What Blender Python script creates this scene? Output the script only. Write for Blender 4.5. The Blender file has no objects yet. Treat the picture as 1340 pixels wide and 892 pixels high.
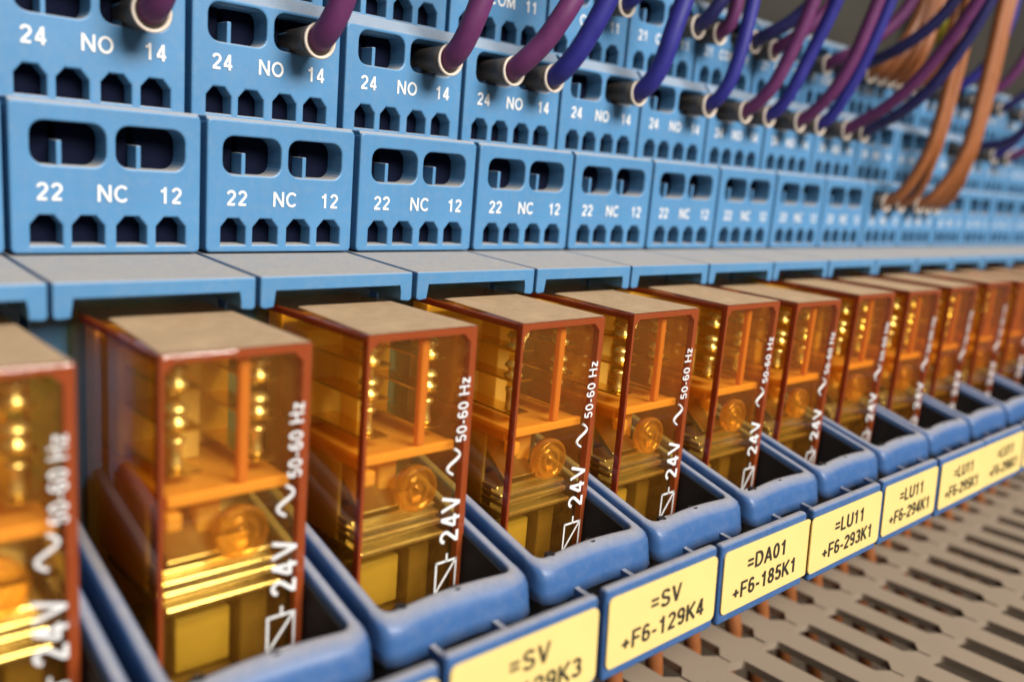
import bpy, bmesh, math, random
from mathutils import Vector, Matrix

# ------------------------------------------------------------------ camera, world, lamps, exposure
U = 0.0158                       # one socket pitch (15.8 mm) in metres; shapes below are written in pitches
scene = bpy.context.scene
col = scene.collection
cd = bpy.data.cameras.new('camera'); cam = bpy.data.objects.new('camera', cd); col.objects.link(cam)
right = Vector((0.73423624, -0.67387312, 0.08241462))
up = Vector((0.07553657, 0.20173163, 0.97652372))
back = Vector((-0.67467872, -0.71077378, 0.19902073))
camloc = Vector((-1.16329, -4.90458, 0.65902)) * U
cam.matrix_world = Matrix(((right.x, up.x, back.x, camloc.x), (right.y, up.y, back.y, camloc.y),
                           (right.z, up.z, back.z, camloc.z), (0, 0, 0, 1)))
cd.sensor_width = 36; cd.lens = 31.18; cd.clip_start = 0.002; cd.clip_end = 20
cd.dof.use_dof = True; cd.dof.focus_distance = 0.089; cd.dof.aperture_fstop = 21
scene.camera = cam
scene.view_settings.view_transform = 'Standard'; scene.view_settings.look = 'None'
scene.view_settings.exposure = 0.0; scene.view_settings.gamma = 1.0
cy = scene.cycles
cy.use_denoising = True; cy.max_bounces = 12; cy.transmission_bounces = 8; cy.transparent_max_bounces = 24
cy.use_adaptive_sampling = True; cy.adaptive_threshold = 0.02
cy.diffuse_bounces = 4; cy.glossy_bounces = 5; cy.volume_bounces = 0
cy.sample_clamp_indirect = 6.0; cy.blur_glossy = 0.6; cy.caustics_refractive = True; cy.caustics_reflective = True

w = bpy.data.worlds.new('World'); scene.world = w; w.use_nodes = True
bg = w.node_tree.nodes['Background']; bg.inputs[0].default_value = (1.0, 0.93, 0.84, 1); bg.inputs[1].default_value = 0.13

def area(name, loc, target, sx, sy, power, colour):
    l = bpy.data.lights.new(name, 'AREA'); l.shape = 'RECTANGLE'; l.size = sx; l.size_y = sy; l.energy = power; l.color = colour
    o = bpy.data.objects.new(name, l); col.objects.link(o); o.location = loc
    o.rotation_euler = (Vector(target) - Vector(loc)).to_track_quat('-Z', 'Y').to_euler(); return o
area('room_lamp', (0.12, -0.62, 0.44), (0.05, 0, 0), 0.46, 0.28, 12.8, (1.0, 0.94, 0.86))

# ------------------------------------------------------------------ materials
MATS = {}
def mat(name):
    m = bpy.data.materials.new(name); m.use_nodes = True; MATS[name] = m
    nt = m.node_tree; return m, nt, nt.nodes, nt.links, nt.nodes['Principled BSDF']
def noise(nt, scale, detail=4, rough=0.6, coord='Object'):
    tc = nt.nodes.new('ShaderNodeTexCoord'); n = nt.nodes.new('ShaderNodeTexNoise')
    n.inputs['Scale'].default_value = scale; n.inputs['Detail'].default_value = detail; n.inputs['Roughness'].default_value = rough
    nt.links.new(tc.outputs[coord], n.inputs['Vector']); return n
def ramp(nt, src, a, b, lo=0.0, hi=1.0):
    r = nt.nodes.new('ShaderNodeMapRange'); r.clamp = True
    r.inputs[1].default_value = a; r.inputs[2].default_value = b; r.inputs[3].default_value = lo; r.inputs[4].default_value = hi
    nt.links.new(src, r.inputs[0]); return r
def math_node(nt, op, a, b):
    n = nt.nodes.new('ShaderNodeMath'); n.operation = op
    for k, v in enumerate((a, b)):
        if isinstance(v, (int, float)): n.inputs[k].default_value = v
        else: nt.links.new(v, n.inputs[k])
    return n
def mix_rgb(nt, fac, a, b):
    n = nt.nodes.new('ShaderNodeMix'); n.data_type = 'RGBA'
    for k, v in ((0, fac), (6, a), (7, b)):
        if isinstance(v, (int, float)): n.inputs[k].default_value = v
        elif isinstance(v, tuple): n.inputs[k].default_value = (*v, 1)
        else: nt.links.new(v, n.inputs[k])
    return n.outputs[2]
def bump(nt, b, src, strength, dist):
    n = nt.nodes.new('ShaderNodeBump'); n.inputs['Strength'].default_value = strength; n.inputs['Distance'].default_value = dist
    nt.links.new(src, n.inputs['Height']); nt.links.new(n.outputs[0], b.inputs['Normal'])

def dusty(name, base, dust, amount, rough, lo=0.35, hi=0.9, speck=0.12):
    """moulded plastic on which settled dust covers what faces up"""
    m, nt, N, L, b = mat(name)
    g = N.new('ShaderNodeNewGeometry'); s = N.new('ShaderNodeSeparateXYZ'); L.new(g.outputs['Normal'], s.inputs[0])
    f = ramp(nt, s.outputs['Z'], lo, hi)
    n1 = noise(nt, 900, 6, 0.7, 'Generated' if False else 'Object'); n2 = noise(nt, 5200, 2, 0.6)
    k = ramp(nt, n1.outputs[0], 0.25, 0.6, 0.72, 1.0)
    fac = math_node(nt, 'MULTIPLY', f.outputs[0], k.outputs[0]); fac = math_node(nt, 'MULTIPLY', fac.outputs[0], amount)
    fine = ramp(nt, n2.outputs[0], 0.3, 0.7, 1 - speck, 1 + speck)
    dcol = N.new('ShaderNodeVectorMath'); dcol.operation = 'SCALE'; dcol.inputs[0].default_value = dust
    L.new(fine.outputs[0], dcol.inputs['Scale'])
    n3 = noise(nt, 140, 3, 0.5); bvar = mix_rgb(nt, ramp(nt, n3.outputs[0], 0.3, 0.7).outputs[0], tuple(c * 0.93 for c in base), tuple(min(1, c * 1.05 + 0.004) for c in base))
    # thin film of dust everywhere, thicker on top
    film = math_node(nt, 'MAXIMUM', fac.outputs[0], ramp(nt, n1.outputs[0], 0.45, 0.8, 0.0, 0.14).outputs[0])
    L.new(mix_rgb(nt, film.outputs[0], bvar, dcol.outputs[0]), b.inputs['Base Color'])
    r = ramp(nt, fac.outputs[0], 0, 1, rough, 0.95); L.new(r.outputs[0], b.inputs['Roughness'])
    b.inputs['Specular IOR Level'].default_value = 0.4
    bump(nt, b, n2.outputs[0], 0.25, 0.00006)
    return m
def simple(name, base, rough, metal=0.0, var=0.08, scale=600, bumpd=0.0, spec=0.5):
    m, nt, N, L, b = mat(name)
    n = noise(nt, scale, 5, 0.6)
    L.new(mix_rgb(nt, ramp(nt, n.outputs[0], 0.3, 0.7).outputs[0], tuple(c * (1 - var) for c in base), tuple(min(1, c * (1 + var)) for c in base)), b.inputs['Base Color'])
    L.new(ramp(nt, n.outputs[0], 0.3, 0.7, max(0.02, rough - 0.06), min(1, rough + 0.08)).outputs[0], b.inputs['Roughness'])
    b.inputs['Metallic'].default_value = metal; b.inputs['Specular IOR Level'].default_value = spec
    if bumpd: bump(nt, b, n.outputs[0], 0.4, bumpd)
    return m
DUST = (0.365, 0.34, 0.315)
dusty('socket_blue', (0.070, 0.215, 0.415), DUST, 0.96, 0.42)
dusty('clip_blue', (0.034, 0.100, 0.262), (0.33, 0.32, 0.32), 0.8, 0.38, 0.55, 1.0)
simple('lining_black', (0.012, 0.013, 0.016), 0.6, spec=0.25)
simple('hole_shade_navy', (0.004, 0.006, 0.018), 0.8, spec=0.05)  # shade inside the terminal openings, put into the colour
simple('print_white', (0.70, 0.71, 0.72), 0.5, var=0.1, scale=3000)
simple('print_black', (0.025, 0.022, 0.015), 0.6, var=0.3, scale=3000)
simple('label_yellow', (0.72, 0.545, 0.20), 0.5, var=0.02, scale=300, bumpd=0.00002)
simple('nickel', (0.92, 0.88, 0.78), 0.20, 0.9, var=0.03, scale=150)
simple('contact_silver', (0.95, 0.90, 0.78), 0.34, 0.9, var=0.05, scale=300)
simple('brass', (0.85, 0.62, 0.26), 0.22, 1.0, scale=2000)
simple('dark_steel', (0.45, 0.38, 0.28), 0.32, 1.0, scale=200)
simple('coil_tape', (0.40, 0.31, 0.09), 0.5, scale=400)
simple('dark_bobbin', (0.16, 0.11, 0.04), 0.4, scale=300)
simple('ferrule_grey', (0.075, 0.062, 0.052), 0.5, var=0.25, scale=900)
simple('ferrule_rim', (0.62, 0.54, 0.46), 0.45, var=0.08, scale=900)
simple('wire_purple', (0.115, 0.026, 0.105), 0.5, var=0.12, scale=500, spec=0.3)
simple('wire_blue', (0.022, 0.022, 0.20), 0.5, var=0.12, scale=500, spec=0.3)
simple('wire_navy', (0.014, 0.014, 0.09), 0.45, var=0.12, scale=500)
simple('wire_brown', (0.26, 0.085, 0.024), 0.45, var=0.12, scale=500)
simple('wire_earth', (0.38, 0.34, 0.02), 0.45, var=0.12, scale=500)
simple('panel_paint', (0.022, 0.020, 0.015), 0.6, var=0.06, scale=60)
dusty('duct_beige', (0.26, 0.205, 0.155), (0.275, 0.21, 0.15), 0.7, 0.55)

# amber polycarbonate: clear, refracting, absorbing along the path inside it
m, nt, N, L, b = mat('amber_cover')
b.inputs['Base Color'].default_value = (0.95, 0.45, 0.10, 1); b.inputs['Roughness'].default_value = 0.9; b.inputs['Specular IOR Level'].default_value = 0.0
lw = N.new('ShaderNodeLayerWeight'); lw.inputs[0].default_value = 0.5
p5 = math_node(nt, 'POWER', lw.outputs['Facing'], 5.0); p5 = math_node(nt, 'MULTIPLY', p5.outputs[0], 0.95); fr = math_node(nt, 'ADD', p5.outputs[0], 0.04)      # Schlick
gl = N.new('ShaderNodeBsdfGlossy'); gl.inputs['Roughness'].default_value = 0.03
tp = N.new('ShaderNodeBsdfTransparent')
nz = noise(nt, 500, 5, 0.65); haze_f = ramp(nt, nz.outputs[0], 0.35, 0.75, 0.035, 0.08)      # the tinted plastic scatters a little light
tl = N.new('ShaderNodeBsdfTranslucent'); tl.inputs[0].default_value = (1.0, 0.56, 0.15, 1); mh = N.new('ShaderNodeMixShader'); mh.inputs[0].default_value = 0.6; L.new(b.outputs[0], mh.inputs[1]); L.new(tl.outputs[0], mh.inputs[2])
m0 = N.new('ShaderNodeMixShader'); L.new(haze_f.outputs[0], m0.inputs[0]); L.new(tp.outputs[0], m0.inputs[1]); L.new(mh.outputs[0], m0.inputs[2])
m1 = N.new('ShaderNodeMixShader'); L.new(fr.outputs[0], m1.inputs[0]); L.new(m0.outputs[0], m1.inputs[1]); L.new(gl.outputs[0], m1.inputs[2])
L.new(m1.outputs[0], N['Material Output'].inputs['Surface'])
va = N.new('ShaderNodeVolumeAbsorption'); va.inputs['Color'].default_value = (0.992, 0.80, 0.0, 1); va.inputs['Density'].default_value = 720
L.new(va.outputs[0], N['Material Output'].inputs['Volume'])
def translucent(name, c, t, gloss):
    m, nt, N, L, b = mat(name)
    b.inputs['Base Color'].default_value = (*c, 1); b.inputs['Roughness'].default_value = gloss
    tr = N.new('ShaderNodeBsdfTranslucent'); tr.inputs[0].default_value = (*c, 1)
    mx = N.new('ShaderNodeMixShader'); mx.inputs[0].default_value = t
    L.new(b.outputs[0], mx.inputs[1]); L.new(tr.outputs[0], mx.inputs[2]); L.new(mx.outputs[0], N['Material Output'].inputs['Surface'])
translucent('amber_plastic', (1.0, 0.66, 0.26), 0.5, 0.2)
translucent('cream_plastic', (0.95, 0.82, 0.45), 0.6, 0.4)
translucent('relay_base', (0.97, 0.80, 0.48), 0.45, 0.35)
translucent('amber_rib', (0.88, 0.40, 0.18), 0.5, 0.3)
translucent('amber_edge', (0.46, 0.092, 0.03), 0.5, 0.2)
m, nt, N, L, b = mat('amber_lens')
b.inputs['Base Color'].default_value = (0.75, 0.42, 0.14, 1); b.inputs['Roughness'].default_value = 0.12; b.inputs['Metallic'].default_value = 0.35; b.inputs['Coat Weight'].default_value = 0.8
tp = N.new('ShaderNodeBsdfTransparent'); tp.inputs[0].default_value = (0.98, 0.8, 0.5, 1); mx = N.new('ShaderNodeMixShader'); lw = N.new('ShaderNodeLayerWeight'); lw.inputs[0].default_value = 0.45
L.new(ramp(nt, lw.outputs['Facing'], 0, 1, 0.15, 0.85).outputs[0], mx.inputs[0])
L.new(tp.outputs[0], mx.inputs[1]); L.new(b.outputs[0], mx.inputs[2]); L.new(mx.outputs[0], N['Material Output'].inputs['Surface'])
# dust film on the relay tops: thin, so some amber shows through
m, nt, N, L, b = mat('dust_film')
n1 = noise(nt, 420, 5, 0.65); n2 = noise(nt, 6000, 2, 0.6)
L.new(mix_rgb(nt, ramp(nt, n2.outputs[0], 0.3, 0.7).outputs[0], (0.44, 0.31, 0.185), (0.57, 0.41, 0.26)), b.inputs['Base Color'])
b.inputs['Roughness'].default_value = 0.95; b.inputs['Specular IOR Level'].default_value = 0.1
tp = N.new('ShaderNodeBsdfTransparent'); mx = N.new('ShaderNodeMixShader')
L.new(ramp(nt, n1.outputs[0], 0.3, 0.7, 0.55, 0.86).outputs[0], mx.inputs[0])
L.new(tp.outputs[0], mx.inputs[1]); L.new(b.outputs[0], mx.inputs[2]); L.new(mx.outputs[0], N['Material Output'].inputs['Surface'])

# ------------------------------------------------------------------ mesh helpers (pitch units, scaled once when linked)
def mesh_of(name, bm, material, smooth=False):
    bmesh.ops.recalc_face_normals(bm, faces=bm.faces[:])
    bmesh.ops.scale(bm, vec=(U, U, U), verts=bm.verts[:])
    me = bpy.data.meshes.new(name); bm.to_mesh(me); bm.free(); me.materials.append(MATS[material])
    for p in me.polygons: p.use_smooth = smooth
    return me
def obj(name, me, parent=None):
    o = bpy.data.objects.new(name, me); col.objects.link(o); o.parent = parent; return o
def empty(name, loc=(0, 0, 0)):
    o = bpy.data.objects.new(name, None); o.empty_display_size = 0.002; col.objects.link(o); o.location = Vector(loc) * U; return o
def tag(o, label, cat, group=None, kind=None):
    o['label'] = label; o['category'] = cat
    if group: o['group'] = group
    if kind: o['kind'] = kind
    return o
def structure(o): o['kind'] = 'structure'; return o
def box(bm, x0, x1, y0, y1, z0, z1, bev=0.0, seg=2):
    r = bmesh.ops.create_cube(bm, size=1.0); vs = r['verts']
    for v in vs: v.co = Vector(((x0 + x1) / 2 + v.co.x * (x1 - x0), (y0 + y1) / 2 + v.co.y * (y1 - y0), (z0 + z1) / 2 + v.co.z * (z1 - z0)))
    if bev: bmesh.ops.bevel(bm, geom=list({e for v in vs for e in v.link_edges}), offset=bev, segments=seg, affect='EDGES', profile=0.5)
def prism(bm, pts, axis, a, b, bev=0.0, seg=2):
    """polygon pts extruded between a and b along axis ('x': pts are (y,z); 'y': (x,z); 'z': (x,y))"""
    f = {'x': lambda p, t: (t, p[0], p[1]), 'y': lambda p, t: (p[0], t, p[1]), 'z': lambda p, t: (p[0], p[1], t)}[axis]
    A = [bm.verts.new(f(p, a)) for p in pts]; B = [bm.verts.new(f(p, b)) for p in pts]; n = len(pts); fs = []
    fs.append(bm.faces.new(A)); fs.append(bm.faces.new(B[::-1]))
    for k in range(n): fs.append(bm.faces.new((A[k], B[k], B[(k + 1) % n], A[(k + 1) % n])))
    if bev: bmesh.ops.bevel(bm, geom=list({e for q in fs for e in q.edges}), offset=bev, segments=seg, affect='EDGES', profile=0.5)
def lathe(bm, prof, c, axis='z', n=20):
    """prof: (radius, height) pairs about axis through c"""
    rings = []
    for r, h in prof:
        ring = []
        for k in range(n):
            a = 2 * math.pi * k / n; p = (r * math.cos(a), r * math.sin(a))
            q = {'z': (p[0], p[1], h), 'y': (p[0], h, p[1])}[axis]
            ring.append(bm.verts.new((c[0] + q[0], c[1] + q[1], c[2] + q[2])))
        rings.append(ring)
    for A, B in zip(rings, rings[1:]):
        for k in range(n): bm.faces.new((A[k], A[(k + 1) % n], B[(k + 1) % n], B[k]))
    bm.faces.new(rings[0][::-1]); bm.faces.new(rings[-1])
def catmull(P, n):
    """centripetal spline through P, then lightly relaxed"""
    P = [Vector(p) for p in P]; Q = [P[0] * 2 - P[1]] + P + [P[-1] * 2 - P[-2]]; out = []
    for i in range(1, len(Q) - 2):
        p = Q[i - 1:i + 3]; t = [0.0]
        for a, b_ in zip(p, p[1:]): t.append(t[-1] + max(1e-6, (b_ - a).length) ** 0.5)
        m_ = max(4, int(n * (p[2] - p[1]).length / 0.25))
        for k in range(m_):
            u = t[1] + (t[2] - t[1]) * k / m_
            L1 = lambda a, b_: p[a] * ((t[b_] - u) / (t[b_] - t[a])) + p[b_] * ((u - t[a]) / (t[b_] - t[a]))
            A1, A2, A3 = L1(0, 1), L1(1, 2), L1(2, 3)
            B1 = A1 * ((t[2] - u) / (t[2] - t[0])) + A2 * ((u - t[0]) / (t[2] - t[0])); B2 = A2 * ((t[3] - u) / (t[3] - t[1])) + A3 * ((u - t[1]) / (t[3] - t[1]))
            out.append(B1 * ((t[2] - u) / (t[2] - t[1])) + B2 * ((u - t[1]) / (t[2] - t[1])))
    out.append(P[-1])
    for _ in range(14): out = [out[0]] + [(a + b_ * 2 + c) / 4 for a, b_, c in zip(out, out[1:], out[2:])] + [out[-1]]
    return out
def tube(bm, path, rad, n=14, caps=True):
    rings = []; ref = Vector((1, 0, 0)); path = [Vector(p) for p in path]
    for i, p in enumerate(path):
        t = (path[min(i + 1, len(path) - 1)] - path[max(i - 1, 0)]).normalized()
        u = (ref - t * ref.dot(t)).normalized(); v = t.cross(u); ref = u
        r = rad if isinstance(rad, (int, float)) else rad[i]
        rings.append([bm.verts.new(p + (u * math.cos(2 * math.pi * k / n) + v * math.sin(2 * math.pi * k / n)) * r) for k in range(n)])
    for A, B in zip(rings, rings[1:]):
        for k in range(n): bm.faces.new((A[k], A[(k + 1) % n], B[(k + 1) % n], B[k]))
    if caps: bm.faces.new(rings[0][::-1]); bm.faces.new(rings[-1])
def curve_to_bm(cu):
    o = bpy.data.objects.new('tmp', cu); col.objects.link(o)
    dg = bpy.context.evaluated_depsgraph_get(); me = bpy.data.meshes.new_from_object(o.evaluated_get(dg))
    bm = bmesh.new(); bm.from_mesh(me); bpy.data.objects.remove(o); bpy.data.meshes.remove(me); bpy.data.curves.remove(cu); return bm
def plate_with_holes(outlines, depth, bev):
    """closed outlines in (x,z); returns bm spanning y 0..depth with bevelled front edges"""
    cu = bpy.data.curves.new('tmp', 'CURVE'); cu.dimensions = '2D'; cu.fill_mode = 'BOTH'
    cu.extrude = depth / 2 - bev; cu.bevel_depth = bev; cu.bevel_resolution = 1
    for pts in outlines:
        s = cu.splines.new('POLY'); s.points.add(len(pts) - 1); s.use_cyclic_u = True
        for k, p in enumerate(pts): s.points[k].co = (p[0], p[1], 0, 1)
    bm = curve_to_bm(cu)
    for v in bm.verts: v.co = Vector((v.co.x, depth / 2 - v.co.z, v.co.y))
    bmesh.ops.remove_doubles(bm, verts=bm.verts[:], dist=1e-5)
    return bm
def rrect(x0, x1, z0, z1, r, n=5):
    out = []
    for cx, cz, a0 in ((x1 - r, z1 - r, 0), (x0 + r, z1 - r, 90), (x0 + r, z0 + r, 180), (x1 - r, z0 + r, 270)):
        for k in range(n + 1):
            a = math.radians(a0 + 90 * k / n); out.append((cx + r * math.cos(a), cz + r * math.sin(a)))
    return out
def _arc(cx, cy_, rx, ry, a0, a1, n=12): return [(cx + rx * math.cos(math.radians(a0 + (a1 - a0) * k / n)), cy_ + ry * math.sin(math.radians(a0 + (a1 - a0) * k / n))) for k in range(n + 1)]
def _flip(strokes): return [[(0.56 - x, 1 - y) for x, y in s_] for s_ in strokes]
_six = [_arc(0.28, 0.31, 0.20, 0.235, 0, 360, 18), _arc(0.28, 0.50, 0.205, 0.425, 180, 45)]
GLYPH = {' ': (0.28, []),
 '0': (0.56, [_arc(0.28, 0.5, 0.205, 0.425, 0, 360, 20)]), '1': (0.56, [[(0.33, 0), (0.33, 1)], [(0.33, 0.90), (0.24, 0.79), (0.10, 0.735)]]),
 '2': (0.56, [_arc(0.28, 0.70, 0.20, 0.225, 172, -35) + [(0.09, 0.10)], [(0.04, 0.075), (0.50, 0.075)]]),
 '3': (0.56, [_arc(0.27, 0.715, 0.18, 0.21, 160, -90), _arc(0.27, 0.29, 0.205, 0.215, 90, -165)]),
 '4': (0.56, [[(0.38, 0), (0.38, 1)], [(0.36, 0.95), (0.07, 0.30)], [(0.03, 0.27), (0.53, 0.27)]]),
 '5': (0.56, [[(0.48, 0.925), (0.12, 0.925)], [(0.15, 0.925), (0.10, 0.48)], _arc(0.27, 0.33, 0.20, 0.255, 140, -155)]),
 '6': (0.56, _six), '7': (0.56, [[(0.05, 0.925), (0.52, 0.925)], [(0.48, 0.90), (0.30, 0.5), (0.20, 0)]]),
 '8': (0.56, [_arc(0.28, 0.73, 0.17, 0.195, 0, 360, 16), _arc(0.28, 0.29, 0.205, 0.215, 0, 360, 16)]), '9': (0.56, _flip(_six)),
 'N': (0.72, [[(0.09, 0), (0.09, 1)], [(0.63, 0), (0.63, 1)], [(0.11, 0.95), (0.61, 0.05)]]),
 'O': (0.78, [_arc(0.39, 0.5, 0.315, 0.43, 0, 360, 22)]), 'C': (0.74, [_arc(0.39, 0.5, 0.315, 0.43, 42, 318, 18)]),
 'M': (0.84, [[(0.09, 0), (0.09, 1)], [(0.75, 0), (0.75, 1)], [(0.11, 0.96), (0.42, 0.06)], [(0.73, 0.96), (0.42, 0.06)]]),
 'S': (0.66, [_arc(0.33, 0.72, 0.225, 0.205, 15, 270), _arc(0.33, 0.285, 0.245, 0.215, 90, -165)]),
 'V': (0.66, [[(0.06, 1), (0.33, 0.03)], [(0.60, 1), (0.33, 0.03)]]),
 'D': (0.72, [[(0.09, 0), (0.09, 1)], [(0.09, 0.925), (0.30, 0.925)] + _arc(0.30, 0.5, 0.32, 0.425, 90, -90) + [(0.09, 0.075)]]),
 'A': (0.68, [[(0.05, 0), (0.34, 0.97)], [(0.63, 0), (0.34, 0.97)], [(0.15, 0.30), (0.53, 0.30)]]),
 'L': (0.55, [[(0.09, 0), (0.09, 1)], [(0.09, 0.075), (0.53, 0.075)]]),
 'U': (0.70, [[(0.09, 1), (0.09, 0.34)] + _arc(0.35, 0.34, 0.26, 0.27, 180, 360) + [(0.61, 1)]]),
 'F': (0.57, [[(0.09, 0), (0.09, 1)], [(0.09, 0.925), (0.55, 0.925)], [(0.09, 0.50), (0.48, 0.50)]]),
 'K': (0.66, [[(0.09, 0), (0.09, 1)], [(0.61, 1), (0.10, 0.38)], [(0.25, 0.55), (0.63, 0)]]),
 'H': (0.72, [[(0.09, 0), (0.09, 1)], [(0.63, 0), (0.63, 1)], [(0.09, 0.5), (0.63, 0.5)]]),
 'z': (0.50, [[(0.05, 0.655), (0.45, 0.655)], [(0.42, 0.63), (0.08, 0.10)], [(0.04, 0.07), (0.46, 0.07)]]),
 '=': (0.56, [[(0.05, 0.63), (0.51, 0.63)], [(0.05, 0.33), (0.51, 0.33)]]), '+': (0.56, [[(0.05, 0.40), (0.51, 0.40)], [(0.28, 0.15), (0.28, 0.65)]]), '-': (0.34, [[(0.04, 0.37), (0.30, 0.37)]])}
def text_bm(s, height, x, y, z, align='CENTER', vertical=False, stretch=1.0, weight=0.15):
    """flat sans lettering in the x-z plane at depth y, cap height given; vertical: reads upwards"""
    gap = 0.10; width = (sum(GLYPH[c][0] for c in s) + gap * (len(s) - 1)) * height * stretch
    pen = -width / 2 if align == 'CENTER' else 0.0; bm = bmesh.new(); lift = 0
    for ch in s:
        adv, strokes = GLYPH[ch]
        for st in strokes:
            P = [Vector((p[0] * stretch * height + pen, p[1] * height)) for p in st]; closed = (P[0] - P[-1]).length < 1e-6
            if closed: P = P[:-1]
            n = len(P); L_, R_ = [], []; hw = weight * height / 2
            for k in range(n):
                a = P[(k - 1) % n] if closed or k else P[k]; c = P[(k + 1) % n] if closed or k < n - 1 else P[k]
                d0 = (P[k] - a).normalized() if (P[k] - a).length > 1e-9 else (c - P[k]).normalized(); d1 = (c - P[k]).normalized() if (c - P[k]).length > 1e-9 else d0
                t = (d0 + d1).normalized(); nn = Vector((-t.y, t.x)) * hw / max(0.5, t.dot(d0)); L_.append(P[k] + nn); R_.append(P[k] - nn)
            yy = y - 0.0003 * lift; lift = (lift + 1) % 5
            f = (lambda p: (x - p.y, yy, z + p.x)) if vertical else (lambda p: (x + p.x, yy, z + p.y))
            A = [bm.verts.new(f(p)) for p in L_]; B = [bm.verts.new(f(p)) for p in R_]
            for k in range(n if closed else n - 1): bm.faces.new((A[k], A[(k + 1) % n], B[(k + 1) % n], B[k]))
        pen += (adv + gap) * height * stretch
    return bm
def join(bms):
    out = bmesh.new()
    for q in bms:
        me = bpy.data.meshes.new('tmp'); q.to_mesh(me); q.free(); out.from_mesh(me); bpy.data.meshes.remove(me)
    return out

# ------------------------------------------------------------------ mounting panel and cable duct
random.seed(4)
bm = bmesh.new(); box(bm, -14, 60, 1.9, 2.1, -14, 16)
structure(obj('wall', mesh_of('wall', bm, 'panel_paint')))
DZ, DP = -3.2, 0.521
duct = empty('cable_duct', (0, 0, -6.2))
tag(duct, 'grey beige slotted wiring duct running below the yellow relay tags', 'cable duct')
bm = bmesh.new()
box(bm, -2, 22, -4.6, -4.48, -6.2, DZ - 0.13); box(bm, -2, 22, 1.7, 1.85, -6.2, DZ + 0.0); box(bm, -2, 22, -4.48, 1.7, -6.2, -6.1)
o = obj('channel', mesh_of('channel', bm, 'duct_beige'), duct); o.location = (0, 0, 6.2 * U)
# one finger: full width at the bridges, waisted along the slots
def finger_mesh():
    hw_full, hw_thin, hw_slot = DP / 2 - 0.0004, DP / 2 - 0.012, DP / 2 - 0.122
    side = []; y = 1.55
    def add(y_, h): side.append((y_, h))
    add(1.65, hw_full)
    s0 = -1.53 + 0.98 * 3
    while s0 > -4.4:
        add(s0 + 0.03, hw_full); add(s0, hw_slot + 0.01); add(s0 - 0.02, hw_slot); add(s0 - 0.74, hw_slot); add(s0 - 0.82, hw_thin); add(s0 - 0.925, hw_thin); add(s0 - 0.93, hw_full)
        s0 -= 0.98
    add(-4.55, hw_full)
    pts = [(-h, y_) for y_, h in side] + [(h, y_) for y_, h in reversed(side)]
    bm = bmesh.new(); prism(bm, pts, 'z', DZ - 0.07, DZ)
    return mesh_of('finger', bm, 'duct_beige')
fm = finger_mesh(); x0 = (7.0 - 0.0) 
# slot lines measured at x = 6.93 + k * pitch; fingers sit between them
for k in range(-13, 28):
    o = obj('finger', fm, duct); o.location = Vector((6.93 + DP * (k + 0.5), 0, 6.2 + random.uniform(-.004, .004))) * U

# ------------------------------------------------------------------ relay sockets
def tier_bm(y0, z0, cap_dy, cap_dz, hgt):
    """terminal block: front with two wire openings and four test holes; sloped cap on top"""
    out = [rrect(0.034, 0.976, 0.008, hgt, 0.016, 2),
           rrect(0.106, 0.492, 0.434, 0.673, 0.080), rrect(0.519, 0.910, 0.435, 0.676, 0.080)]
    for a, b_ in ((0.109, 0.265), (0.307, 0.472), (0.529, 0.692), (0.739, 0.906)):
        a -= 0.009; b_ += 0.009; c = (b_ - a) * 0.27
        out.append([(a, 0.030), (b_, 0.030), (b_, 0.146), (b_ - c, 0.204), (a + c, 0.204), (a, 0.146)])
    bm = plate_with_holes(out, 0.80, 0.011)
    bmb = bmesh.new()
    box(bmb, 0.022, 0.978, 0.80, 0.86, 0.008, hgt)                       # closed rear
    for px in (0.252, 0.650): box(bmb, px, px + 0.026, 0.050, 0.6, 0.40, 0.568, 0.005)   # moulded post in each opening
    prism(bmb, [(0.006, hgt - 0.006), (cap_dy, hgt + cap_dz), (0.84, hgt + cap_dz), (0.84, hgt - 0.02), (0.05, hgt - 0.03)], 'x', 0.026, 0.984, 0.008)
    bm = join([bm, bmb])
    bmesh.ops.translate(bm, vec=(0, y0, z0), verts=bm.verts[:])
    return bm
def hole_shade_bm(y0):  # near-black blocks added in openings and test holes to paint their inner shade
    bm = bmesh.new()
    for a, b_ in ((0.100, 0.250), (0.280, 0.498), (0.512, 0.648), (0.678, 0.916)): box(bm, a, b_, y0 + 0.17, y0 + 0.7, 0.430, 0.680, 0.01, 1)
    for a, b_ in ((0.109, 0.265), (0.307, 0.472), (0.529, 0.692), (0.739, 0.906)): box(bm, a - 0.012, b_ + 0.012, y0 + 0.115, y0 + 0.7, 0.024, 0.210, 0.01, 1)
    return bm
def marks_bm(words, y0, z0):
    return join([text_bm(t, 0.088, x, y0 - 0.0035, z0 + 0.268, stretch=1.17, weight=0.165) for t, x in zip(words, (0.203, 0.512, 0.816))])
TIERS = [('normally_closed_terminal', 0.0, 0.0, 0.034, 0.024, 0.740, ('22', 'NC', '12')),
         ('normally_open_terminal', 0.22, 0.779, 0.085, 0.085, 0.642, ('24', 'NO', '14')),
         ('common_terminal', 0.45, 1.509, 0.085, 0.085, 0.69, ('21', 'COM', '11'))]
tier_me = []
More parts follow.
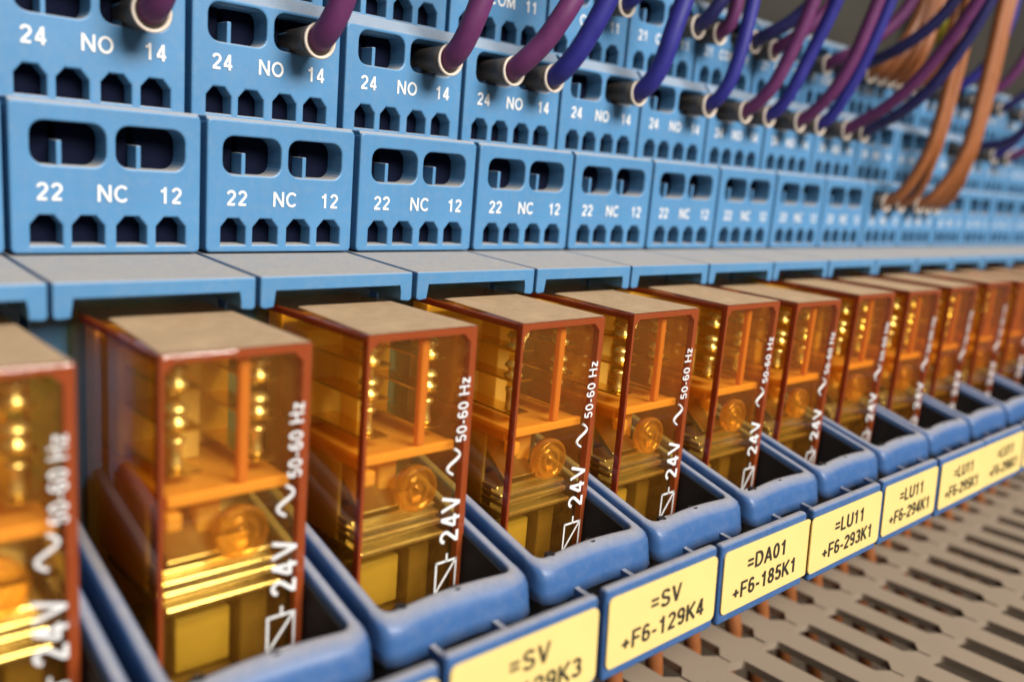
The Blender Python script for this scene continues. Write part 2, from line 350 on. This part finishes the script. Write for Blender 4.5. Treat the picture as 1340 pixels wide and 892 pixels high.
for nm, y0, z0, cdy, cdz, hgt, words in TIERS:
    zz = z0 - (0.036 if y0 == 0.22 else 0.009 if y0 else 0)            # openings line up with the tier pitch
    b1 = tier_bm(y0, 0, cdy, cdz, hgt - (zz - z0))
    bmesh.ops.translate(b1, vec=(0, 0, zz), verts=b1.verts[:])
    me1 = mesh_of(nm, b1, 'socket_blue'); me2 = mesh_of('printed_marking', marks_bm(words, y0, zz + (0.022 if y0 else 0)), 'print_white')
    b3 = hole_shade_bm(y0); bmesh.ops.translate(b3, vec=(0, 0, zz), verts=b3.verts[:])
    tier_me.append((nm, me1, me2, mesh_of('hole_shade_fill', b3, 'hole_shade_navy')))
# shroud: the ledge over the relay, an upside-down U that slopes slightly down to the front
bm = bmesh.new()
prof = [(0.014, 0), (0.986, 0), (0.986, -0.160), (0.966, -0.172), (0.908, -0.165), (0.908, -0.066), (0.092, -0.066), (0.092, -0.165), (0.034, -0.172), (0.014, -0.160)]
prism(bm, prof, 'y', -0.692, 0.30, 0.008)
for v in bm.verts: v.co.z += -0.006 + 0.0477 * min(0, v.co.y)
me_shroud = mesh_of('relay_shroud', bm, 'socket_blue')
bm = bmesh.new(); box(bm, 0.02, 0.98, -0.27, 1.0, -2.05, -0.075, 0.01)
box(bm, 0.03, 0.97, 1.0, 1.88, -1.2, 1.6, 0.01)
box(bm, 0.06, 0.94, -0.62, -0.25, -2.3, -1.80, 0.02)
me_body = mesh_of('body', bm, 'socket_blue')

# ------------------------------------------------------------------ retaining clips with tag holders
def ztop(y): return -1.455 + 0.27 * max(0.0, y + 1.84)
def sweep_bm(inset, thick, sections, depth_drop):
    """U-shaped wall: back left -> front -> back right; sections(k) gives the outward/upward profile, k=0 side wall, 1 front bar"""
    r = 0.05; xi0, xi1, yf = 0.098 + inset, 0.902 - inset, -1.82 + inset
    path = []                                                            # (x, y, outward nx, ny, k)
    for t in range(7): path.append((xi0, -0.36 + (yf + r + 0.36) * t / 6, -1, 0, 0.0))
    for t in range(1, 6):
        a = math.radians(90 * t / 6); path.append((xi0 + r - r * math.cos(a), yf + r - r * math.sin(a), -math.cos(a), -math.sin(a), t / 6))
    for t in range(9):
        s = t / 8; path.append((xi0 + r + (xi1 - xi0 - 2 * r) * s, yf + 0.022 * math.sin(math.pi * s), 0, -1, 1.0))
    for t in range(1, 6):
        a = math.radians(90 - 90 * t / 6); path.append((xi1 - r + r * math.cos(a), yf + r - r * math.sin(a), math.cos(a), -math.sin(a), 1 - t / 6))
    for t in range(7): path.append((xi1, yf + r + (-0.36 - yf - r) * t / 6, 1, 0, 0.0))
    bm = bmesh.new(); rings = []
    for x, y, nx, ny, k in path:
        zt = ztop(y) - depth_drop; q_ = (1 / max(abs(nx), abs(ny))) ** 0.75; nx *= q_; ny *= q_       # outer corner tighter than the inner one
        rings.append([bm.verts.new((x + nx * min(o_, 0.070), y + ny * o_, zt + h)) for o_, h in sections(k)])
    n = len(rings[0])
    for A, B in zip(rings, rings[1:]):
        for q in range(n): bm.faces.new((A[q], A[(q + 1) % n], B[(q + 1) % n], B[q]))
    bm.faces.new(rings[0]); bm.faces.new(rings[-1][::-1])
    return bm
def frame_sec(k):
    a = [(0, -0.22), (0, -0.016), (0.005, -0.005), (0.015, 0), (0.038, 0), (0.052, -0.006), (0.061, -0.018), (0.065, -0.06), (0.065, -0.15), (0.065, -0.20)]
    b_ = [(0, -0.22), (0, -0.014), (0.005, -0.004), (0.016, 0), (0.045, -0.006), (0.080, -0.026), (0.108, -0.060), (0.120, -0.105), (0.130, -0.155), (0.146, -0.212)]
    k = min(1.0, k * 2.2); e = k * k * (3 - 2 * k)
    return [(p[0] * (1 - e) + q[0] * e, p[1] * (1 - e) + q[1] * e) for p, q in zip(a, b_)]
me_frame = mesh_of('frame', sweep_bm(0, 0, frame_sec, 0), 'clip_blue', True)
bm = sweep_bm(0.016, 0, lambda k: [(0, -0.55), (0, 0), (0.0145, 0), (0.0145, -0.55)], 0.045)  # near-black lining just inside the frame, with a floor and two tabs
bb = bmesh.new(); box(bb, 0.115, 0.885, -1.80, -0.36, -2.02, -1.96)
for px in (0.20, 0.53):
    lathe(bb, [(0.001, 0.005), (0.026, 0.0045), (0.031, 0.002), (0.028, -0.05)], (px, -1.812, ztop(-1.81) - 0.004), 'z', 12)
me_lining = mesh_of('dark_lining', join([bm, bb]), 'lining_black')
bm = bmesh.new(); prism(bm, [(-1.90, -1.60), (-1.95, -1.625), (-2.36, -1.66), (-2.36, -1.78), (-1.90, -1.72)], 'x', -0.022, 0.022, 0.006)
me_fin = mesh_of('fin', bm, 'clip_blue')
TILT = 0.06
def tilt(bm):
    for v in bm.verts: v.co.y -= (-1.6 - v.co.z) * TILT
    return bm
bm = bmesh.new(); box(bm, 0.026, 0.974, -2.39, -2.332, -1.865, -1.378, 0.020, 3)
me_holder = mesh_of('tag_holder', tilt(bm), 'clip_blue', False)
def sticker_me(xa, xb):
    bm = plate_with_holes([rrect(xa, xb, -1.800, -1.425, 0.035, 4)], 0.010, 0.002)
    bmesh.ops.translate(bm, vec=(0, -2.401, 0), verts=bm.verts[:])
    return mesh_of('label_sticker', tilt(bm), 'label_yellow')
TAGS = {-1: ('=SV', '+F6-129K1'), 0: ('=SV', '+F6-129K2'), 1: ('=SV', '+F6-129K3'), 2: ('=SV', '+F6-129K4'), 3: ('=DA01', '+F6-185K1'), 4: ('=LU11', '+F6-293K1'),
        5: ('=LU11', '+F6-294K1'), 6: ('=LU11', '+F6-295K1'), 7: ('=LU11', '+F6-296K1'), 8: ('=LU11', '+F6-297K1')}

# ------------------------------------------------------------------ relays
X0, X1, YF, YB, ZT, ZB, WT = 0.18, 0.88, -1.44, -0.34, -0.226, -1.98, 0.056
def cover_bm():
    """thick-walled cap, open at the rear, its cavity chamfered in the upper corners"""
    bm = bmesh.new()
    c = 0.055
    def ring(pts, y): return [bm.verts.new((p[0], y, p[1])) for p in pts]
    r = 0.012
    def rect(d): return [(X0 + d, ZB + d), (X1 - d, ZB + d), (X1 - d, ZT - d), (X0 + d, ZT - d)]
    def oct_(d): 
        x0, x1, z0, z1 = X0 + d, X1 - d, ZB + d, ZT - d
        return [(x0, z0), (x1, z0), (x1, z1 - c * 1.25), (x1 - c, z1), (x0 + c, z1), (x0, z1 - c * 1.25)]
    def rr(d, q): return rrect(X0 + d, X1 - d, ZB + d, ZT - d, q, 2)
    o1 = ring(rr(0, r), YB); o2 = ring(rr(0, r), YF + r); o3 = ring(rr(r * 0.3, r * 0.8), YF + r * 0.3); o4 = ring(rr(r, r * 0.4), YF)
    for A, B in ((o1, o2), (o2, o3), (o3, o4)):
        for k in range(len(A)): bm.faces.new((A[k], A[(k + 1) % len(A)], B[(k + 1) % len(A)], B[k]))
    bm.faces.new(o4)
    i1 = ring(oct_(WT), YB); i2 = ring(oct_(WT), YF + WT + 0.01); i3 = ring(oct_(WT + 0.01), YF + WT)
    for A, B in ((i1, i2), (i2, i3)):
        for k in range(len(A)): bm.faces.new((A[k], B[k], B[(k + 1) % len(A)], A[(k + 1) % len(A)]))
    bm.faces.new(i3[::-1])
    ed = []
    for lp in (o1, i1):
        for k in range(len(lp)): ed.append(bm.edges.get((lp[k], lp[(k + 1) % len(lp)])))
    bmesh.ops.triangle_fill(bm, use_beauty=True, edges=ed)
    return bm
RP = []                                                                   # (name, mesh, parent part name)
RP.append(('cover', mesh_of('cover', cover_bm(), 'amber_cover'), None))
bm = bmesh.new(); prism(bm, [(X0 + 0.014, YF + 0.012), (X1 - 0.012, YF + 0.012), (X1 - 0.014, -0.66), (X0 + 0.14, -0.645), (X0 + 0.07, -0.66)], 'z', ZT + 0.0012, ZT + 0.0032)
RP.append(('dust_film', mesh_of('dust_film', bm, 'dust_film'), 'cover'))
def edge_frame():
    a, b_, c_, e_ = X0 + 0.004, X1 - 0.004, ZT - 0.004, ZB + 0.01
    l, r_, t, ch = 0.018, 0.042, 0.034, 0.045
    bm = bmesh.new()
    outer = [(a, e_), (a, c_), (b_, c_), (b_, e_)]
    inner = [(b_ - r_, e_), (b_ - r_, c_ - t - ch), (b_ - r_ - ch, c_ - t), (a + l + ch, c_ - t), (a + l, c_ - t - ch), (a + l, e_)]
    prism(bm, outer + inner, 'y', YF + 0.004, YF + 0.050)
    box(bm, a, a + 0.03, YF + 0.055, -0.45, c_ - 0.040, c_ - 0.006)
    return bm
RP.append(('edge_frame', mesh_of('edge_frame', edge_frame(), 'amber_edge'), 'cover'))
# printed marking, reads upwards along the right of the front
yp = YF - 0.0022
pm = [text_bm('24V', 0.130, 0.832, yp, -1.432, 'LEFT', True, 1.08), text_bm('50-60 Hz', 0.072, 0.842, yp, -0.858, 'LEFT', True, 1.05)]
bm = bmesh.new()
tube(bm, [(0.762 - 0.040 * math.sin(2 * math.pi * t / 20), yp, -1.035 + 0.145 * t / 20) for t in range(21)], 0.0085, 6); pm.append(bm)
bm = bmesh.new()
def bar(p, q, wd=0.006):
    a, b_ = Vector(p), Vector(q); d = (b_ - a).normalized(); n_ = Vector((-d.y, d.x)) * wd; a -= d * wd * .8; b_ += d * wd * .8
    prism(bm, [tuple(a + n_), tuple(b_ + n_), tuple(b_ - n_), tuple(a - n_)], 'y', yp - .001, yp + .001)
for p, q in (((0.69, -1.715), (0.828, -1.715)), ((0.828, -1.715), (0.828, -1.535)), ((0.828, -1.535), (0.69, -1.535)), ((0.69, -1.535), (0.69, -1.715)), ((0.69, -1.715), (0.828, -1.535)), ((0.76, -1.535), (0.76, -1.495))): bar(p, q)
pm.append(bm)
RP.append(('printed_marking', mesh_of('printed_marking', join(pm), 'print_white'), 'cover'))
bm = bmesh.new(); box(bm, 0.562, 0.610, -1.378, -1.335, -0.864, -0.288, 0.01)
RP.append(('rib', mesh_of('rib', bm, 'amber_rib'), None))
bm = bmesh.new(); box(bm, 0.243, 0.817, -1.372, -0.50, -0.905, -0.875, 0.004); box(bm, 0.243, 0.817, -1.376, -1.335, -0.918, -0.866, 0.008)
box(bm, 0.2425, 0.31, -1.374, -1.30, -1.03, -0.95, 0.012); box(bm, 0.2425, 0.275, -1.30, -0.52, -0.96, -0.90, 0.006)
RP.append(('partition', mesh_of('partition', bm, 'amber_plastic'), None))
bm = bmesh.new(); box(bm, 0.243, 0.817, -0.50, -0.345, -1.915, -0.288, 0.01); box(bm, 0.47, 0.57, -0.95, -0.50, -0.87, -0.35, 0.01); box(bm, 0.25, 0.80, -0.78, -0.50, -0.87, -0.33, 0.02)
RP.append(('base', mesh_of('base', bm, 'relay_base'), None))
for cx in (0.335, 0.715):                                                # two columns of contacts
    for z_, l in ((-0.425, 0.19), (-0.605, 0.21), (-0.805, 0.2)):
        bm = bmesh.new(); box(bm, cx - 0.055, cx + 0.095 if cx < .5 else cx + 0.075, -1.30, -0.52, z_ - 0.006, z_ + 0.006, 0.003, 1)
        RP.append(('contact_spring', mesh_of('contact_spring', bm, 'brass'), None))
    bm = bmesh.new(); lathe(bm, [(0.022, -0.795), (0.034, -0.785), (0.030, -0.76), (0.024, -0.74), (0.024, -0.69), (0.040, -0.672), (0.040, -0.655), (0.012, -0.645)], (cx, -1.235, 0), 'z', 18)
    RP.append(('contact_rivet', mesh_of('contact_rivet', bm, 'contact_silver', True), None))
    for z_ in (-0.37, -0.545):
        bm = bmesh.new(); hd = 0.050
        lathe(bm, [(0.012, 0.056), (0.040, 0.048), (0.054, 0.030), (0.054, 0.018), (0.032, 0.008), (0.032, -0.018), (0.056, -0.030), (0.050, -0.050), (0.012, -0.064)], (cx, -1.235, z_), 'z', 18)
        RP.append(('contact_rivet', mesh_of('contact_rivet', bm, 'contact_silver', True), None))
bm = bmesh.new()
for z_, h, yy in ((-1.265, 0.012, -1.27), (-1.305, 0.014, -1.31), (-1.350, 0.018, -1.33), (-1.408, 0.015, -1.365)): box(bm, 0.245, 0.80, yy, -1.05, z_ - h, z_ + h, 0.011, 4)
box(bm, 0.25, 0.79, -1.22, -1.10, -1.39, -1.27)
RP.append(('yoke', mesh_of('yoke', bm, 'nickel'), None))
bm = bmesh.new(); prism(bm, [(-1.30, -1.235), (-1.27, -1.215), (-0.98, -0.99), (-1.01, -0.965), (-1.31, -1.20)], 'x', 0.27, 0.52, 0.006); box(bm, 0.27, 0.80, -1.02, -0.95, -1.27, -0.97, 0.01)
RP.append(('armature', mesh_of('armature', bm, 'dark_steel'), None))
bm = bmesh.new(); box(bm, 0.44, 0.56, -1.22, -1.12, -1.16, -0.96, 0.02)
RP.append(('actuator', mesh_of('actuator', bm, 'amber_plastic'), None))
bm = bmesh.new()
lathe(bm, [(0.128, 0.05), (0.130, 0.0), (0.122, -0.016), (0.108, -0.018), (0.100, -0.002), (0.075, 0.004), (0.070, -0.010), (0.055, -0.014), (0.045, 0.0), (0.026, 0.002), (0.020, -0.012), (0.006, -0.018)], (0.598, -1.352, -1.115), 'y', 28)
RP.append(('test_button', mesh_of('test_button', bm, 'amber_lens', True), None))
bm = bmesh.new(); box(bm, 0.2425, 0.262, -1.14, -0.52, -1.40, -0.965, 0.004)
RP.append(('side_plate', mesh_of('side_plate', bm, 'cream_plastic'), None))
bm = bmesh.new(); lathe(bm, [(0.20, -1.90), (0.20, -1.45)], (0.53, -0.93, 0), 'z', 28); box(bm, 0.36, 0.63, -1.185, -1.12, -1.84, -1.56, 0.012)
RP.append(('coil', mesh_of('coil', bm, 'coil_tape', True), None))
bm = bmesh.new(); box(bm, 0.25, 0.81, -1.16, -0.62, -1.455, -1.425, 0.006); box(bm, 0.25, 0.81, -1.16, -0.62, -1.915, -1.885, 0.006); box(bm, 0.65, 0.79, -1.25, -0.7, -1.86, -1.50, 0.01)
RP.append(('bobbin', mesh_of('bobbin', bm, 'dark_bobbin'), None))

# ------------------------------------------------------------------ the row
FIRST, LAST = -1, 15
ordinal = ['first', 'second', 'third', 'fourth', 'fifth', 'sixth', 'seventh', 'eighth', 'ninth', 'tenth', 'eleventh', 'twelfth', 'thirteenth', 'fourteenth', 'fifteenth', 'sixteenth', 'seventeenth']
def place_name(i): return ordinal[i - FIRST] + ' from the left'
sticker_cache = {}
for i in range(FIRST, LAST + 1):
    rnd = random.Random(i * 7 + 1)
    dx = rnd.uniform(-0.006, 0.006); tags = TAGS.get(i)
    known = tags and 1 <= i <= 5
    where = ('above the yellow tag reading %s %s' % tags) if known else place_name(i) + ' in the row'
    s = empty('relay_socket', (i + dx, 0, 0)); s.rotation_euler = (0, 0, 0)
    tag(s, 'blue stepped terminal socket, ' + where, 'relay socket', 'blue relay sockets side by side')
    for nm, m1, m2, m3 in tier_me:
        t = obj(nm, m1, s); obj('printed_marking', m2, t); obj('hole_shade_fill', m3, t)
    obj('relay_shroud', me_shroud, s); obj('body', me_body, s)
    # relay
    seat = {-1: 0, 0: 0.004, 1: 0.004, 2: 0.012, 3: -0.004, 4: 0.01, 5: -0.016}.get(i, rnd.uniform(-0.01, 0.01))
    r = empty('plug_in_relay', (i + rnd.uniform(-0.008, 0.008), rnd.uniform(-0.012, 0.012), seat)); r.rotation_euler = (rnd.uniform(-.006, .006), rnd.uniform(-.004, .004), rnd.uniform(-.01, .01))
    tag(r, 'clear amber plug-in relay with dusty top, ' + (('behind the yellow tag reading %s %s' % tags) if known else place_name(i)), 'relay', 'amber relays plugged into the row')
    made = {}
    for nm, me, par in RP:
        made.setdefault(nm, obj(nm, me, made.get(par, r) if par else r)) if nm in ('cover',) else obj(nm, me, made[par] if par else r)
    # clip
    c = empty('retaining_clip', (i + rnd.uniform(-0.006, 0.006), rnd.uniform(-0.01, 0.01), rnd.uniform(-0.008, 0.008)))
    tag(c, 'blue plastic relay clip ' + (('with yellow tag reading %s %s' % tags) if known else 'with yellow tag, ' + place_name(i)), 'clip', 'blue clips with yellow tags')
    obj('frame', me_frame, c); obj('dark_lining', me_lining, c)
    for fx in (0.30, 0.70):
        f = obj('fin', me_fin, c); f.location = (fx * U, 0, 0)
    h = obj('tag_holder', me_holder, c)
    xa, xb = {3: (0.045, 1.008), 4: (-0.012, 0.968), 6: (0.04, 1.006), 7: (-0.012, 0.965)}.get(i, (0.042, 0.962))
    if (xa, xb) not in sticker_cache: sticker_cache[(xa, xb)] = sticker_me(xa, xb)
    st = obj('label_sticker', sticker_cache[(xa, xb)], h)
    if i in (4, 7): st.location = (0, -0.004 * U, 0)
    if tags:
        b1 = join([text_bm(tags[0], 0.098, 0.50, -2.4055, -1.585, stretch=1.28, weight=0.17), text_bm(tags[1], 0.098, 0.50, -2.4055, -1.735, stretch=1.26, weight=0.17)])
        obj('printed_text', mesh_of('printed_text', tilt(b1), 'print_black'), st)

# ------------------------------------------------------------------ wires
def sleeve(x, y0, y1, z):
    """cup-shaped ferrule collar: runs out of the terminal along -y and opens at y1"""
    bm = bmesh.new(); n = 20
    prof = [(0.030, y0 + 0.02), (0.070, y0), (0.092, y1 + 0.10), (0.104, y1 + 0.012)]
    lathe(bm, prof, (x, 0, z), 'y', n)
    return bm
def rim(x, y1, z):
    bm = bmesh.new(); n = 24
    prof = [(0.080, y1 + 0.06), (0.105, y1 + 0.012), (0.108, y1), (0.103, y1 - 0.006), (0.091, y1 - 0.004), (0.086, y1 + 0.02), (0.080, y1 + 0.06)]
    rings = []
    for r_, h in prof:
        rings.append([bm.verts.new((x + r_ * math.cos(2 * math.pi * k / n), h, z + r_ * math.sin(2 * math.pi * k / n))) for k in range(n)])
    for A, B in zip(rings, rings[1:]):
        for k in range(n): bm.faces.new((A[k], A[(k + 1) % n], B[(k + 1) % n], B[k]))
    return bm
def wire(label, matn, x, ymouth, z, pts, group, rad=0.076, face=0.22, depth=0.3):
    """ferruled wire: starts inside the terminal at (x, face+depth, z), leaves through the collar, then follows pts"""
    w_ = empty('ferruled_wire', (x, ymouth, z)); tag(w_, label, 'wire', group); inv = Vector((-x, -ymouth, -z)) * U
    path = catmull([(x, ymouth + 0.10, z), (x, ymouth, z)] + pts, 8)
    bm = bmesh.new(); tube(bm, path, rad, 14); o = obj('insulation', mesh_of('insulation', bm, matn, True), w_); o.location = inv
    o = obj('ferrule_collar', mesh_of('ferrule_collar', sleeve(x, face + depth, ymouth, z), 'ferrule_grey', True), w_); o.location = inv
    q = obj('collar_rim', mesh_of('collar_rim', rim(x, ymouth, z), 'ferrule_rim', True), o)
GN, GC, GB = 'wires in the middle terminal tier', 'wires in the upper terminal tier', 'brown wires in the lower terminal tier'
HL, HR = 0.30, 0.715
def no_wire(label, m_, x, tops, zc=1.285):
    wire(label, m_, x, 0.01, zc, [(x + 0.012, -0.075, zc + 0.07)] + tops, GN, rad=0.078 if x < 5 else 0.064)
no_wire('purple wire above the leftmost printed NO', 'wire_purple', 0 + HR, [(0.73, -0.17, 1.5), (0.80, -0.26, 2.2), (0.9, -0.3, 3.4)], 1.262)
no_wire('purple wire in terminal 14 of the second NO block from the left', 'wire_purple', 1 + HR, [(1.75, -0.15, 1.46), (1.82, -0.22, 1.9), (1.95, -0.3, 3.4)], 1.262)
no_wire('purple wire alone in the third NO block from the left', 'wire_purple', 2 + HR, [(2.75, -0.15, 1.52), (2.81, -0.19, 1.75), (2.95, -0.3, 3.4)])
no_wire('purple wire beside a blue one in the fourth NO block', 'wire_purple', 3 + HL, [(3.38, -0.15, 1.45), (3.46, -0.26, 1.66), (3.56, -0.3, 1.86), (3.9, -0.35, 3.4)])
no_wire('blue wire beside a purple one in the fourth NO block', 'wire_blue', 3 + HR, [(3.77, -0.16, 1.48), (3.83, -0.24, 1.68), (3.90, -0.30, 1.90), (4.1, -0.4, 3.4)])
no_wire('blue wire in terminal 14 of the fifth NO block from the left', 'wire_blue', 4 + HR, [(4.76, -0.15, 1.5), (4.80, -0.20, 1.79), (4.88, -0.22, 2.05), (5.1, -0.3, 3.4)])
no_wire('blue wire in terminal 14 of the sixth NO block from the left', 'wire_blue', 5 + HR, [(5.76, -0.14, 1.5), (5.80, -0.18, 1.75), (5.88, -0.19, 2.22), (6.0, -0.2, 3.4)])
no_wire('bright purple wire in the seventh NO block', 'wire_purple', 6 + HL, [(6.34, -0.20, 1.5), (6.38, -0.30, 1.76), (6.46, -0.44, 2.30), (6.6, -0.6, 3.4)])
no_wire('blue wire in the seventh NO block', 'wire_blue', 6 + HR, [(6.75, -0.18, 1.55), (6.80, -0.26, 1.82), (6.88, -0.43, 2.37), (7.0, -0.6, 3.4)])
no_wire('purple wire in the eighth NO block', 'wire_purple', 7 + HL, [(7.34, -0.25, 1.55), (7.38, -0.38, 1.82), (7.46, -0.54, 2.46), (7.6, -0.7, 3.4)])
no_wire('blue wire just right of the purple one in the eighth NO block', 'wire_blue', 7 + HR, [(7.75, -0.17, 1.55), (7.80, -0.27, 1.82), (7.88, -0.46, 2.55), (8.0, -0.6, 3.4)])
no_wire('long purple wire slanting up right in the ninth NO block', 'wire_purple', 8 + HL, [(8.33, -0.32, 1.50), (8.38, -0.63, 1.82), (8.46, -1.07, 2.60), (8.5, -1.3, 3.4)])
no_wire('navy wire under the long slanting purple wire', 'wire_navy', 8 + HR, [(8.72, -0.28, 1.46), (8.76, -0.62, 1.78), (8.86, -1.02, 2.62), (8.9, -1.2, 3.4)])
no_wire('blue wire right of the brown wires, near the right edge', 'wire_blue', 12 + HR, [(12.72, -0.25, 1.55), (12.74, -0.45, 2.1), (12.8, -0.6, 3.6)])
no_wire('purple wire at the right edge beyond the brown wires', 'wire_purple', 13 + HL, [(13.4, -0.3, 1.5), (13.6, -0.6, 1.9), (14, -0.9, 3.6)])
no_wire('navy wire low at the right edge beyond the brown wires', 'wire_navy', 11 + HR, [(11.75, -0.45, 1.42), (11.8, -0.75, 1.8), (11.9, -0.9, 3.6)])
for bx, yy, lab, holes in ((9, -0.54, 'left', (0.22, 0.62)), (10, -0.55, 'right', (0.12, 0.38, 0.66))):
    for k, hx in enumerate(holes):
        c_ = 0.30 + (hx - 0.35) * 0.45
        wire('brown wire, %s from the left in the %s brown bundle' % (ordinal[k], lab), 'wire_brown', bx + hx, -0.14, 0.53,
             [(bx + hx + 0.01, -0.26, 0.62), (bx + c_ + 0.05, yy + 0.06, 1.12), (bx + c_ + 0.12, yy - 0.02, 2.0), (bx + c_ + 0.18, yy - 0.05, 3.0), (bx + c_ + 0.25 + 0.1 * k, yy - 0.1, 4.0)], GB, face=0.0, rad=0.064)
def com_wire(label, m_, x, tops, zc=2.0):
    wire(label, m_, x, 0.24, zc, [(x + 0.01, 0.15, zc + 0.07)] + tops, GC, face=0.45, rad=0.066)
com_wire('blue wire in the fifth COM block, at the top edge of the picture', 'wire_blue', 4 + HR, [(4.74, 0.08, 2.3), (4.8, 0.05, 3.4)])
com_wire('navy wire in the sixth COM block', 'wire_navy', 5 + HR, [(5.76, 0.06, 2.2), (5.9, -0.02, 2.5), (6.1, -0.05, 3.4)], 1.975)
com_wire('purple wire in the seventh COM block, left opening', 'wire_purple', 6 + HL - .24, [(6.08, 0.12, 2.25), (6.1, 0.1, 3.4)], 1.97)
com_wire('navy wire in the seventh COM block, right opening', 'wire_navy', 6 + HR - .06, [(6.72, 0.04, 2.1), (6.85, -0.25, 2.42), (7.0, -0.4, 3.4)], 1.98)
com_wire('purple wire in the eighth COM block', 'wire_purple', 7 + HL - .28, [(7.1, 0.02, 2.12), (7.3, -0.2, 2.5), (7.5, -0.3, 3.4)], 1.95)
com_wire('purple wire in the ninth COM block', 'wire_purple', 8 + HL - .2, [(8.18, 0.02, 2.08), (8.5, -0.3, 2.5), (8.7, -0.5, 3.4)], 1.95)
com_wire('navy wire in the ninth COM block', 'wire_navy', 8 + HR, [(8.72, -0.15, 2.15), (8.9, -0.6, 2.6), (9.0, -0.8, 3.4)], 1.97)
for k, (x, sp) in enumerate(((9.10, 0.30), (9.35, 0.2), (9.60, 0.08), (9.85, 0.0), (10.25, 0.1), (10.60, -0.05))):
    com_wire('brown wire, %s of six in the fan behind the purple wires' % ordinal[k], 'wire_brown', x, [(x + sp * 0.5, 0.04, 2.25), (x + sp + 0.1, -0.02, 2.65), (x + sp + 0.2, -0.05, 3.6)], 1.985)
for k, x in enumerate((11.3, 12.3, 13.3, 14.3)):
    com_wire('%s wire in the upper tier, %s beyond the brown fan' % (('blue', 'purple', 'navy', 'blue')[k], ordinal[k]), ('wire_blue', 'wire_purple', 'wire_navy', 'wire_blue')[k], x, [(x + 0.1, -0.1, 2.3), (x + 0.2, -0.3, 2.9), (x + 0.2, -0.3, 3.8)], 1.985)
def loose(name, label, m_, pts, rad, cat='wire', group=None):
    p0 = Vector(pts[0]); e_ = empty(name, p0); bm = bmesh.new(); tube(bm, catmull(pts, 8), rad, 12)
    o = obj('insulation', mesh_of('insulation', bm, m_, True), e_); o.location = -p0 * U; tag(e_, label, cat, group)
loose('earth_wire', 'yellow green wire far behind, upper right', 'wire_earth', [(13.6, 1.3, 1.0), (13.4, 1.2, 2.4), (13.3, 1.25, 3.3), (13.4, 1.4, 5)], 0.16)
for k, i in enumerate(range(2, 12)):
    for j, fx in enumerate((0.18, 0.66)):
        rn = random.Random(i * 3 + j); x = i + fx + rn.uniform(-.05, .05); sl = 6.93 + DP * round((x + 0.25 - 6.93) / DP)
        loose('coil_wire', 'brown wire dropping into the duct below clip %s, %s of its pair' % (place_name(i), ('left', 'right')[j]), 'wire_brown',
              [(x, -0.50, -2.2), (x, -0.75, -2.45), (x + 0.1, -1.0, -2.8), (sl, -1.12 + rn.uniform(-.05, .05), -3.2), (sl, -1.15, -3.9), (sl + 0.3, -1.2, -4.6)], 0.072, 'wire', 'brown coil wires under the tags')
